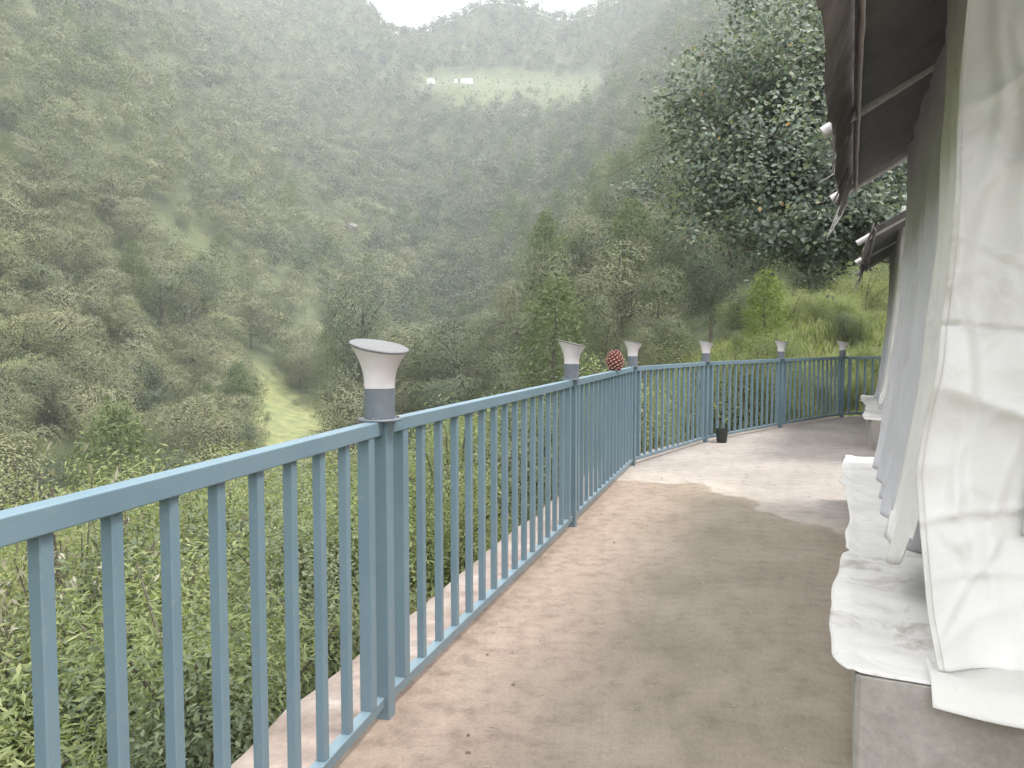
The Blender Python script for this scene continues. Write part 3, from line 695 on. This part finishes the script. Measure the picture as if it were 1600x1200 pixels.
o = mk('ledge', [tuple(x) for x in v], f, M_ledge, smooth=True)
tag(o, 'rough pinkish concrete ledge outside the railing', None, kind='structure')

rail = empty('metal_railing', (posts[2][0], posts[2][1], 0))
def local(vs, o): c = o.location; return [(a - c[0], b - c[1], z - c[2]) for a, b, z in vs]
v, f = sweep(posts, .052, 1.05, 1.10); mk('top_rail', local(v, rail), f, M_paint, rail)
v, f = sweep(posts, .042, .045, .083); mk('bottom_rail', local(v, rail), f, M_paint, rail)
for o in rail.children:
    bv = o.modifiers.new('bevel', 'BEVEL'); bv.width = .003; bv.segments = 2
nb = [0, 15, 14, 13, 11, 11, 11, 11, 0]
for i, p in enumerate(posts):
    a = posts[max(i - 1, 0)]; b = posts[min(i + 1, NP - 1)]; t = (b - a) / np.linalg.norm(b - a); rz = math.atan2(t[1], t[0]); n_ = np.array([t[1], -t[0]])
    if i in (0,): continue
    c = p + n_ * .012; m = MB(); m.box((c[0] - rail.location[0], c[1] - rail.location[1], .54), (.056, .056, 1.113), rz, .004); m.build('post', M_paint, rail)
for i in range(1, NP - 1):
    a, b = posts[i], posts[i + 1]; Ls = np.linalg.norm(b - a); t = (b - a) / Ls; rz = math.atan2(t[1], t[0])
    if nb[i] == 0: continue
    for e in (.17, Ls - .12):
        c = a + t * e; m = MB(); m.box((c[0] - rail.location[0], c[1] - rail.location[1], .5665), (.046, .046, .966), rz, .003); m.build('end_bar', M_paint, rail)
    n = nb[i]; s0, s1 = .17, Ls - .12
    for k in range(1, n + 1):
        c = a + t * (s0 + (s1 - s0) * k / (n + 1)); m = MB(); m.box((c[0] - rail.location[0], c[1] - rail.location[1], .5665), (.031, .031, .966), rz + rnd.gauss(0, .01), .003); m.build('baluster', M_paint, rail)
tag(rail, 'blue-grey painted metal railing curving along the terrace edge', 'railing')

# ---------------------------------------------------------------- lamps on the railing
def make_lamp():
    root = empty('railing_lamp'); m = MB()
    m.lathe([(.077, 0), (.079, .002), (.079, .006), (.077, .008), (.056, .008)], 40); m.build('flange', M_lampgrey, root, True)
    for a in (20, 140, 260):
        m = MB(); m.lathe([(.007, .0085), (.007, .013), (.003, .015)], 8, c=(.066 * math.cos(R(a)), .066 * math.sin(R(a)), 0)); m.build('bolt', M_cap, root, True)
    m = MB(); m.lathe([(.0555, .0085), (.0555, .115), (.052, .117)], 40); m.build('lower_body', M_lampgrey, root, True)
    top = lambda x, y, z: z - (.165 * x - .15 * y) * max(0, (z - .118) / .145) * 1.0
    prof = []
    for k in range(17):
        t = k / 16; prof.append((.0545 + .0485 * t ** 2.3, .1175 + .145 * t))
    m = MB(); m.lathe(prof, 48, top); m.build('diffuser', M_diff, root, True)
    m = MB(); tz = lambda x, y, z: z - (.165 * x - .15 * y)
    m.lathe([(.100, .2635), (.1055, .2645), (.107, .268), (.106, .2715), (.102, .2735), (.0, .2745)], 48, tz, cap=False); m.build('cap', M_cap, root, True)
    return root
lamp0 = make_lamp()
LAB = ['nearest and largest grey and white flared lamp on the handrail', 'second nearest flared lamp, left of the pine cone on the handrail', 'third flared lamp, right of the pine cone where the railing bends',
       'fourth flared lamp above the railing post beside the black flowerpot', 'fifth flared lamp on the far railing, left of the last one', 'farthest flared lamp on the railing nearest the white tent']
for i in range(6):
    p = posts[i + 2]; o = lamp0 if i == 0 else copy_tree(lamp0); o.location = (p[0], p[1], 1.1005); o.rotation_euler = (0, 0, rnd.uniform(.55, .8) if i else 0)
    tag(o, LAB[i], 'lamp', 'flared lamps along the railing')

# pine cone standing on the handrail
def cone():
    a, b = posts[3], posts[4]; t = .62; p = a + (b - a) * t; root = empty('pine_cone', (p[0], p[1], 1.1)); root.scale = (.86, .86, .92)
    m = MB(); tip = MB(); H = .19; n = 95
    m.lathe([(.02, 0), (.055, .03), (.066, .07), (.055, .12), (.03, .165), (.005, .185)], 16)
    for i in range(n):
        t = (i + .5) / n; z = t * H; r = .072 * math.sin(math.pi * (t * .86 + .14)) ** .8 + .008; an = i * 2.39996
        d = Vector((math.cos(an), math.sin(an), 0)); s = Vector((-d.y, d.x, 0)); up = Vector((0, 0, 1)); w_ = .017 * (1 - .45 * t)
        c0 = d * r * .6 + up * z; c1 = d * (r + .022) + up * (z + .012 + .02 * (t - .2))
        th = .0045
        vs = [c0 - s * w_ * .5 - up * th, c0 + s * w_ * .5 - up * th, c1 + s * w_ - up * th, c1 - s * w_ - up * th, c0 - s * w_ * .5 + up * th, c0 + s * w_ * .5 + up * th, c1 + s * w_ + up * th, c1 - s * w_ + up * th]
        m.add(vs, [(3, 2, 1, 0), (4, 5, 6, 7), (0, 1, 5, 4), (1, 2, 6, 5), (2, 3, 7, 6), (3, 0, 4, 7)])
        c2 = c1 + d * .006; vs = [c1 - s * w_ * .85 - up * th * 1.5, c1 + s * w_ * .85 - up * th * 1.5, c1 + s * w_ * .85 + up * th * 1.5, c1 - s * w_ * .85 + up * th * 1.5, c2]
        tip.add(vs, [(0, 1, 4), (1, 2, 4), (2, 3, 4), (3, 0, 4)])
    m.build('scales', M_cone, root); tip.build('scale_tips', M_tip, root)
    tag(root, 'large reddish-brown pine cone standing on the handrail between two lamps', 'pine cone')
cone()
# flowerpot
def pot():
    p = G(1127, 691); root = empty('flowerpot', (p[0], p[1] - .02, 0)); m = MB()
    m.lathe([(.062, .001), (.066, .005), (.083, .165), (.090, .168), (.090, .188), (.082, .188), (.078, .160), (.001, .158)], 28, cap=False); m.build('pot', M_pot, root, True)
    m = MB(); m.lathe([(.077, .159), (.03, .166), (.001, .168)], 20, cap=False); m.build('soil', M_soil, root, True)
    pl = empty('potted_seedling', (p[0], p[1] - .02, .165)); m = MB()
    m.tube([(0, 0, -.01), (-.03, 0, .10), (-.07, 0, .22), (-.10, .01, .34)], [.006, .005, .004, .002], 6); m.tube([(.01, 0, 0), (.03, 0, .09), (.055, 0, .15)], [.004, .003, .002], 5)
    m.build('stem', M_bark, pl, True); rng = np.random.default_rng(3)
    c = np.array([(-.10, .01, .34), (-.09, 0, .31), (-.11, .02, .36), (-.07, 0, .25), (.055, 0, .155), (.045, .01, .13), (-.05, .01, .2), (-.08, -.02, .33)])
    v, f = cards(c, rng.normal(size=(8, 3)) + [0, -.5, 1], .07, .03, rng, .15); f = np.vstack([f[:, [0, 1, 2]], f[:, [0, 2, 3]]]); mk('leaves', v, f, M_shrub, pl, attrs={'lv': np.repeat(rng.uniform(0, 1, 8), 4)})
    tag(root, 'small black plastic flowerpot on the terrace beside the railing', 'flowerpot'); tag(pl, 'thin leaning seedling growing in the black flowerpot', 'plant')
pot()

# ---------------------------------------------------------------- tents on concrete plinths
CR = np.array([1.035, 2.26]); TA = math.atan2(-.4027, .9153); VV = np.array([.9153, -.4027]); UU = np.array([.4027, .9153])
def toloc(p):
    d = np.array(p[:2]) - CR; return np.array([d @ VV, d @ UU, p[2]])
def loc_plane(px_, py_, f0, k):
    """point on the plane  local_y = f0 + k*(z-.38) seen at this spot"""
    r_ = ray(px_, py_); o_ = toloc((0, 0, CAMZ)); d_ = toloc((CR[0] + r_[0], CR[1] + r_[1], 0)); d_[2] = r_[2]
    t = (f0 + k * (o_[2] - .38) - o_[1]) / (d_[1] - k * d_[2]); return o_ + d_ * t
def nz(x, y, z=0): return noise.noise(Vector((x, y, z)))
def sheet(name, fn, na, nb_, mat, parent, thick=.004):
    v = [fn(i / na, j / nb_) for j in range(nb_ + 1) for i in range(na + 1)]
    f = [(j * (na + 1) + i, j * (na + 1) + i + 1, (j + 1) * (na + 1) + i + 1, (j + 1) * (na + 1) + i) for j in range(nb_) for i in range(na)]
    o = mk(name, v, f, mat, parent, True)
    if thick: s = o.modifiers.new('thick', 'SOLIDIFY'); s.thickness = thick; s.offset = 0
    return o
PH = .38; PLEN = 4.75; TW = 5.0; EX, EZ = -.05, 2.68; SL = .6; RX = TW / 2
def roofz(x): return EZ + SL * (min(x, TW - x) - EX)
def make_plinth():
    m = MB(); m.box((TW / 2, PLEN / 2, PH / 2 - .15), (TW, PLEN, PH + .3), 0, .015)
    o = m.build('concrete_plinth', M_plinth); return o
def make_tent():
    root = empty('canvas_tent')
    # front wall: left hem follows the photographed outline
    hem = [loc_plane(x, y, .27, .20) for x, y in [(1468, 1030), (1452, 940), (1446, 850), (1438, 740), (1452, 650), (1470, 570), (1482, 480), (1490, 400), (1500, 250), (1507, 133), (1513, 60), (1517, 0), (1522, -90)]]
    hz = [h[2] for h in hem]; hx = [h[0] for h in hem]; ZT = hz[-1]
    def front(a, b):
        z = PH + .02 + (ZT + .35 - PH - .02) * b; x0 = float(np.interp(z, hz, hx)); x = x0 + (TW - .2 - x0) * a ** 1.35
        y = .27 + .20 * (z - .38)
        sag = .05 * nz(x * 1.1, z * .9, 2) + .022 * nz(x * 3.1 + z * 1.5, z * 2.2 - x, 5) + .012 * nz(x * 9, z * 3, 7)
        sag -= .042 * (1 - abs(nz(x * 1.6 + z * .9, z * 1.3 - x * .8, 11))) ** 9 + .016 * (1 - abs(nz(x * 3.5 - z * 1.2, z * 2.6, 15))) ** 8
        for (ax, az, an_, le, wd_, hh) in ((.36, 1.9, 1.45, .8, .025, .022), (.52, 2.1, 1.5, 1.0, .035, .024), (.31, 1.1, 1.62, .5, .018, .020), (.43, 1.0, 1.5, .55, .022, .018), (.62, 1.75, .5, .4, .02, .012), (.45, .86, .35, .35, .014, .016), (.60, .66, .12, .5, .014, .012), (.32, .62, 1.2, .3, .012, .014), (.80, 1.2, 1.5, .9, .03, .016), (.5, 1.62, -.4, .3, .012, .014), (.66, 2.2, 1.6, .8, .02, .016)):
            ca_, sa_ = math.cos(an_), math.sin(an_); p_ = (x - ax) * ca_ + (z - az) * sa_; q_ = -(x - ax) * sa_ + (z - az) * ca_ + .03 * math.sin(p_ * 7)
            sag -= .6 * hh * math.exp(-(p_ / le) ** 4) * (math.exp(-(q_ / wd_) ** 2) - .5 * math.exp(-((q_ + wd_ * 2) / (wd_ * 1.5)) ** 2))
        # crease line of the overlapping panel at about 1.43 m
        sag += .020 * math.exp(-((z - 1.43 - .015 * math.sin(x * 9)) / .012) ** 2) - .035 * max(0, 1 - abs(z - 1.30) / .14) * math.exp(-((x - .75) / .5) ** 2)
        # fan of pulled folds from the lower corner
        dx, dz = x - .22, z - .80; ang = math.atan2(dz, dx + 1e-6); r_ = math.hypot(dx, dz)
        sag += .014 * math.sin(ang * 5 + 1 + 2 * nz(x * 3, z * 3)) * math.exp(-r_ / .4) * min(1, r_ / .25)
        if z < .75: y -= (.10 + .06 * a) * ((.75 - z) / .37) ** 1.8; sag += .02 * math.sin(x * 13 + 3 * math.sin(x * 3)) * (.75 - z) / .37
        edge_ = math.exp(-a * 30); return (x - .015 * edge_, y + sag + .03 * edge_ * math.sin(z * 9), z)
    o = sheet('front_wall', front, 260, 230, M_canvas, root)
    def seamv(a, b):
        x0 = 1.14; z = .78 + 1.9 * b; x = x0 + .05 * a + .01 * nz(z * 3, 1); return (x, front(0, 0)[1] * 0 + .27 + .20 * (z - .38) - .055 + .05 * nz(x * 1.1, z * .9, 2), z)
    # overlapping door panel at the right, its hem free
    def door(a, b):
        z = .78 + .95 * b; x = .47 + .04 * b + .9 * a; x0 = float(np.interp(z, hz, hx)); aa = max(0, (x - x0) / (TW - .2 - x0)) ** (1 / 1.35); y = front(aa, (z - PH - .02) / (ZT + .35 - PH - .02))[1]
        return (x + .008 * math.sin(z * 7), y - .014 - .004 * math.exp(-a * 25), z)
    sheet('window_panel', door, 40, 60, M_panel, root)
    def hem_band(a, b):
        p_ = front(.0005 + .012 * a, b); q_ = front(.02, b); return (p_[0], p_[1] - .006, p_[2])
    sheet('hem', hem_band, 4, 230, M_skirt, root, .003)
    # skirt that lies over the front edge of the plinth
    def skirt(a, b):
        x = .20 + (TW - .4) * a ** 1.2; n_ = nz(x * 2.3, 4); reach = -.035 - .02 * n_ - .05 * math.sin(x * 1.7 + .4) * .6
        y0 = .20; y = y0 + (reach - y0) * b; z = PH + .014 + .010 * max(0, nz(x * 7, y * 9, 2)) + .006 * math.sin(x * 17) * (1 - b)
        z = max(z, PH + .010) + .014 * abs(nz(x * 5 + y * 4, y * 7, 12))
        if y < .004: z = PH + .012 - (.004 - y) * (.45 + .4 * math.sin(x * 3)); y -= .006
        return (x, y, z)
    sheet('front_skirt', skirt, 120, 22, M_skirt, root, .003)
    # side flap lying on the plinth top and over its left edge
    def sideflap(a, b):
        y = .012 + (PLEN - .01) * b; x0 = .40; out = -.045 - .03 * math.sin(y * 1.9 + .5) - .02 * nz(y * 3, 9)
        if abs(y - 1.45) < .05: out += .03 * (1 - abs(y - 1.45) / .05)
        if y < .16: out += .05 * (1 - y / .16) ** 2
        x = x0 + (out - x0) * a; z = PH + .008 + .016 * abs(nz(y * 4, x * 5 + y, 1)) + .006 * nz(y * 14, x * 3, 6) * (1 if a < .9 else .3)
        if x < .004: return (x - .006, y, PH + .010 + .45 * x * (.25 + .25 * math.sin(y * 2.3)) + .012 * nz(y * 5, 2) * min(1, -x / .04) + .006)
        return (x, y, max(z, PH + .006))
    sheet('side_flap', sideflap, 26, 170, M_flapmat, root, .003)
    # pleated side wall
    def side(a, b):
        y0 = .82 + .72 * (1 - b) ** 3; y = y0 + (PLEN - .35 - y0) * a; zb = PH + .008 + .012 * abs(nz(y * 4, 0)); z = zb + (2.97 - zb) * b
        s = (1 - .55 * b) * min(1, a / .03 + .1); ph = y * 2 * math.pi / .62 + .7 * math.sin(y * 2.1); fo = math.sin(ph) + .35 * math.sin(ph * 2.3 + 1) + .25 * (1 - abs(math.sin(ph * 1.5 + .4))) 
        x = .21 + .14 * b + .06 * math.sin(math.pi * b) + .05 * s * fo * (.6 + .4 * nz(y, 3)) - .03 * (1 - b) ** 4 + .02 * nz(y * 3, z * 1.2, 4) + .01 * nz(y * 9, z * 4, 8)
        x += (.12 + .6 * b) * math.exp(-a * 45)
        return (x, y + .03 * math.cos(ph) * s, z)
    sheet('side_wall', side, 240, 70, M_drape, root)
    # loose curtain end with rounded corners that hangs in front of the side wall
    def loose(a, b):
        z0 = PH + .12; z = z0 + 2.55 * b; wv = .55; y = .98 + wv * (a - .5) * (1 if b > .05 else (.75 + 5 * b))
        x = .17 + .14 * b + .06 * math.sin(math.pi * b) + .022 * math.sin(a * 9 + 1.5) * (1 - .4 * b) - .03 * math.exp(-b * 9) + .01 * nz(y * 4, z * 3, 3)
        return (x, y + .02 * nz(z * 2, 5), z + (.045 * abs(2 * a - 1) ** 4 if b < .05 else 0))
    sheet('curtain', loose, 34, 70, M_canvas, root)
    # plain right and rear walls
    def right(a, b): return (TW - .25 - .03 * math.sin(a * 40), .4 + (PLEN - .8) * a, PH + .02 + 2.55 * b)
    def rear(a, b): return (.5 + (TW - .9) * a, PLEN - .35 + .03 * math.sin(a * 40), PH + .02 + (roofz(.5 + (TW - .9) * a) - PH - .12) * b)
    sheet('right_wall', right, 60, 4, M_canvas, root); sheet('rear_wall', rear, 60, 6, M_canvas, root)
    def fly(a, b):
        x = EX + (TW - 2 * EX) * a; y = -1.0 + (PLEN + .95) * b; e = min(a, 1 - a) * 2
        return (x, y, roofz(x) - .05 * math.sin(math.pi * min(1, e)) - .025 * abs(math.sin(y * 1.365)) * math.exp(-e * 2) + .01 * nz(x * 2, y * 2, 1))
    sheet('roof', fly, 60, 70, M_roofcloth, root, .006)
    def val(a, b):
        y = -1.0 + (PLEN + .97) * a; rag = .10 * abs(nz(y * 5, 2)) + .09 * abs(nz(y * 14, 6)); dz = (.25 + rag) * b
        return (EX + .006 - .10 * b - .012 * b * math.sin(y * 7 + 2 * math.sin(y * 3)) - .008 * nz(y * 12, b * 2), y + .02 * b * math.sin(y * 21), EZ + .03 - dz)
    sheet('valance', val, 260, 8, M_valance, root, .004)
    m = MB()                                                        # pale binding tape along the eave
    def tape(a, b):
        y = -1.0 + (PLEN + .95) * a; return (EX + .012 + .022 * b + .006 * nz(y * 3, 1), y, EZ - .02 - .05 * b - .01 * abs(nz(y * 2, 3)))
    sheet('eave_tape', tape, 90, 2, M_pole, root, .004)
    for y in (-.2, 2.35, PLEN - .12):
        m = MB(); m.tube([(EX - .16, y, EZ - .10), (.62, y + .02, EZ - .10 + .78 * .62)], [.037, .037], 12); m.build('eave_pole', M_pole, root, True)
    m = MB(); m.tube([(.55, .6, 3.0), (.55, PLEN - .1, 3.0)], .025, 10); m.build('wall_plate_pole', M_pole, root, True)
    m = MB(); m.tube([(.35, PLEN - .08, PH - .0), (.5, PLEN - .10, 2.98)], .028, 10); m.build('corner_pole', M_pole, root, True)
    # frayed strips hanging from the eave
    for i in range(8):
        y = rnd.uniform(1.2, PLEN); m = MB(); z = EZ - .1; ln = rnd.uniform(.18, .42); xx = EX - .03
        pts = [(xx, y, z), (xx - .05, y + .02, z - ln * .4), (xx - .04 - rnd.uniform(0, .09), y, z - ln * .8), (xx - .08 - rnd.uniform(0, .08), y - .02, z - ln)]
        m.tube(pts, [.004, .007, .004, .0015], 5); m.build('frayed_strip', M_pole if i % 2 else M_valance, root, True)
    return root
plinth = make_plinth(); plinth.location = (CR[0], CR[1], 0); plinth.rotation_euler = (0, 0, TA)
tag(plinth, 'near grey concrete plinth under the closest white tent', 'plinth', 'plinths under the tents')
tent = make_tent(); tent.location = (CR[0], CR[1], 0); tent.rotation_euler = (0, 0, TA)
tag(tent, 'closest white canvas tent with dark canopy and draped side walls', 'tent', 'canvas tents along the terrace')
p2 = CR + UU * 8.15 + VV * .22
o = plinth.copy(); COL.objects.link(o); o.location = (p2[0], p2[1], 0); tag(o, 'far grey concrete plinth half hidden behind the closest tent', 'plinth')
o = copy_tree(tent); o.location = (p2[0], p2[1], 0); tag(o, 'farther white tent whose small dark canopy shows beyond the closest tent', 'tent')

# ---------------------------------------------------------------- litter, rocks, farm buildings
def litter():
    rng = np.random.default_rng(21)
    for nm, n, mat, s, lab in (('leaf_litter', 60, M_litter, .010, 'small dark dry leaf scraps scattered on the terrace'), ('grit', 600, M_grit, .005, 'pale grit and mortar crumbs scattered on the terrace')):
        v = []; f = []
        m = MB()
        for i in range(n):
            d = rng.uniform(2.2, 13); x0 = -1.35 + .315 * d + .14 if d < 8.5 else 1.35 + (d - 8.6) * .85
            x = x0 + (rng.exponential(.5) if rng.uniform() < .6 else rng.uniform(0, 2.4))
            if x > 1.0 + .44 * (d - 2.26) - .1: continue
            r_ = s * rng.uniform(.4, 1.4); a = rng.uniform(0, 6.28); k = rng.integers(4, 7); ring = [(x + math.cos(a + j * 6.28 / k) * r_ * rng.uniform(.5, 1.2), d + math.sin(a + j * 6.28 / k) * r_ * rng.uniform(.4, .9), .002 + rng.uniform(0, .004)) for j in range(k)]
            m.add(ring + [(x, d, .004 + r_ * .45)], [(j, (j + 1) % k, k) for j in range(k)])
        tag(m.build(nm, mat), lab, 'litter', kind='stuff')
litter()
def rock(px_, py_, d, s, label):
    p = P(px_, py_, d); z = float(terrain([p[0]], [p[1]])[0]); m = MB(); n = 12
    vs = []; fs = []
    for i in range(7):
        for j in range(n):
            th, ph = math.pi * i / 6, 2 * math.pi * j / n; q = Vector((math.sin(th) * math.cos(ph), math.sin(th) * math.sin(ph), math.cos(th) * .7)); q *= s * (1 + .35 * nz(q.x * 2 + px_, q.y * 2, q.z * 2)); vs.append(q)
    for i in range(6):
        for j in range(n): fs.append((i * n + j, (i + 1) * n + j, (i + 1) * n + (j + 1) % n, i * n + (j + 1) % n))
    m.add(vs, fs); o = m.build('boulder', M_rock); o.location = (p[0], p[1], z + s * .4); tag(o, label, 'rock')
rock(98, 516, 110, 1.5, 'pale boulder in the small clearing on the left slope')
rock(352, 412, 165, 1.4, 'pale boulder in the upper grassy clearing of the left slope')
rock(330, 430, 160, 1.0, 'small pale rock below the boulder in the upper clearing')
rock(548, 228, 330, 2.6, 'pinkish bare rock outcrop high on the left slope')
rock(617, 243, 340, 2.0, 'small pale rock outcrop near the head of the valley')
def farmhouse(px_, d, L_, H_, lab, wins):
    x = (px_ - 800) / F * d; z = float(terrain([x], [d])[0]) + 1.6; root = empty('farmhouse', (x, d, z)); W = 6
    m = MB(); m.box((0, 0, H_ / 2 - 2.5), (L_, W, H_ + 5)); m.build('wall', M_white, root)
    m = MB(); e = .4; v = [(-L_ / 2 - e, -W / 2 - e, H_), (L_ / 2 + e, -W / 2 - e, H_), (L_ / 2 + e, W / 2 + e, H_), (-L_ / 2 - e, W / 2 + e, H_), (-L_ / 2 - e, 0, H_ + .9), (L_ / 2 + e, 0, H_ + .9)]
    m.add(v, [(0, 1, 5, 4), (2, 3, 4, 5), (3, 0, 4), (1, 2, 5), (3, 2, 1, 0)]); m.build('roof', M_redroof, root)
    for i in range(wins):
        m = MB(); m.box((-L_ / 2 + (i + .5) * L_ / wins, -W / 2 - .02, H_ * .5), (.45, .08, .5)); m.build('window', M_wdark, root)
    tag(root, lab, 'house', 'white farmhouses in the high meadow')
farmhouse(676, 575, 5.0, 1.6, 'small white farmhouse at the left of the high meadow', 2)
farmhouse(731, 568, 8.5, 2.1, 'longer white farmhouse in the middle of the high meadow', 4)
farmhouse(714, 578, 2.4, 2.6, 'narrow white building beside the longer farmhouse', 1)

# ---------------------------------------------------------------- haze
zb, zt = -41.5, 430.0
m = MB(); m.box((0, 0, (zb + zt) / 2), (2030, 2030, zt - zb))
hm = bpy.data.materials.new('haze_air'); hm.use_nodes = True; t = hm.node_tree; t.nodes.clear()
pv = t.nodes.new('ShaderNodeVolumePrincipled'); pv.inputs['Density'].default_value = .00055; pv.inputs['Color'].default_value = (.86, .90, 1, 1); pv.inputs['Anisotropy'].default_value = 0.2
mo = t.nodes.new('ShaderNodeOutputMaterial'); t.links.new(pv.outputs[0], mo.inputs['Volume'])
tag(m.build('haze', hm), 'thin pale haze filling the valley', None, kind='stuff')
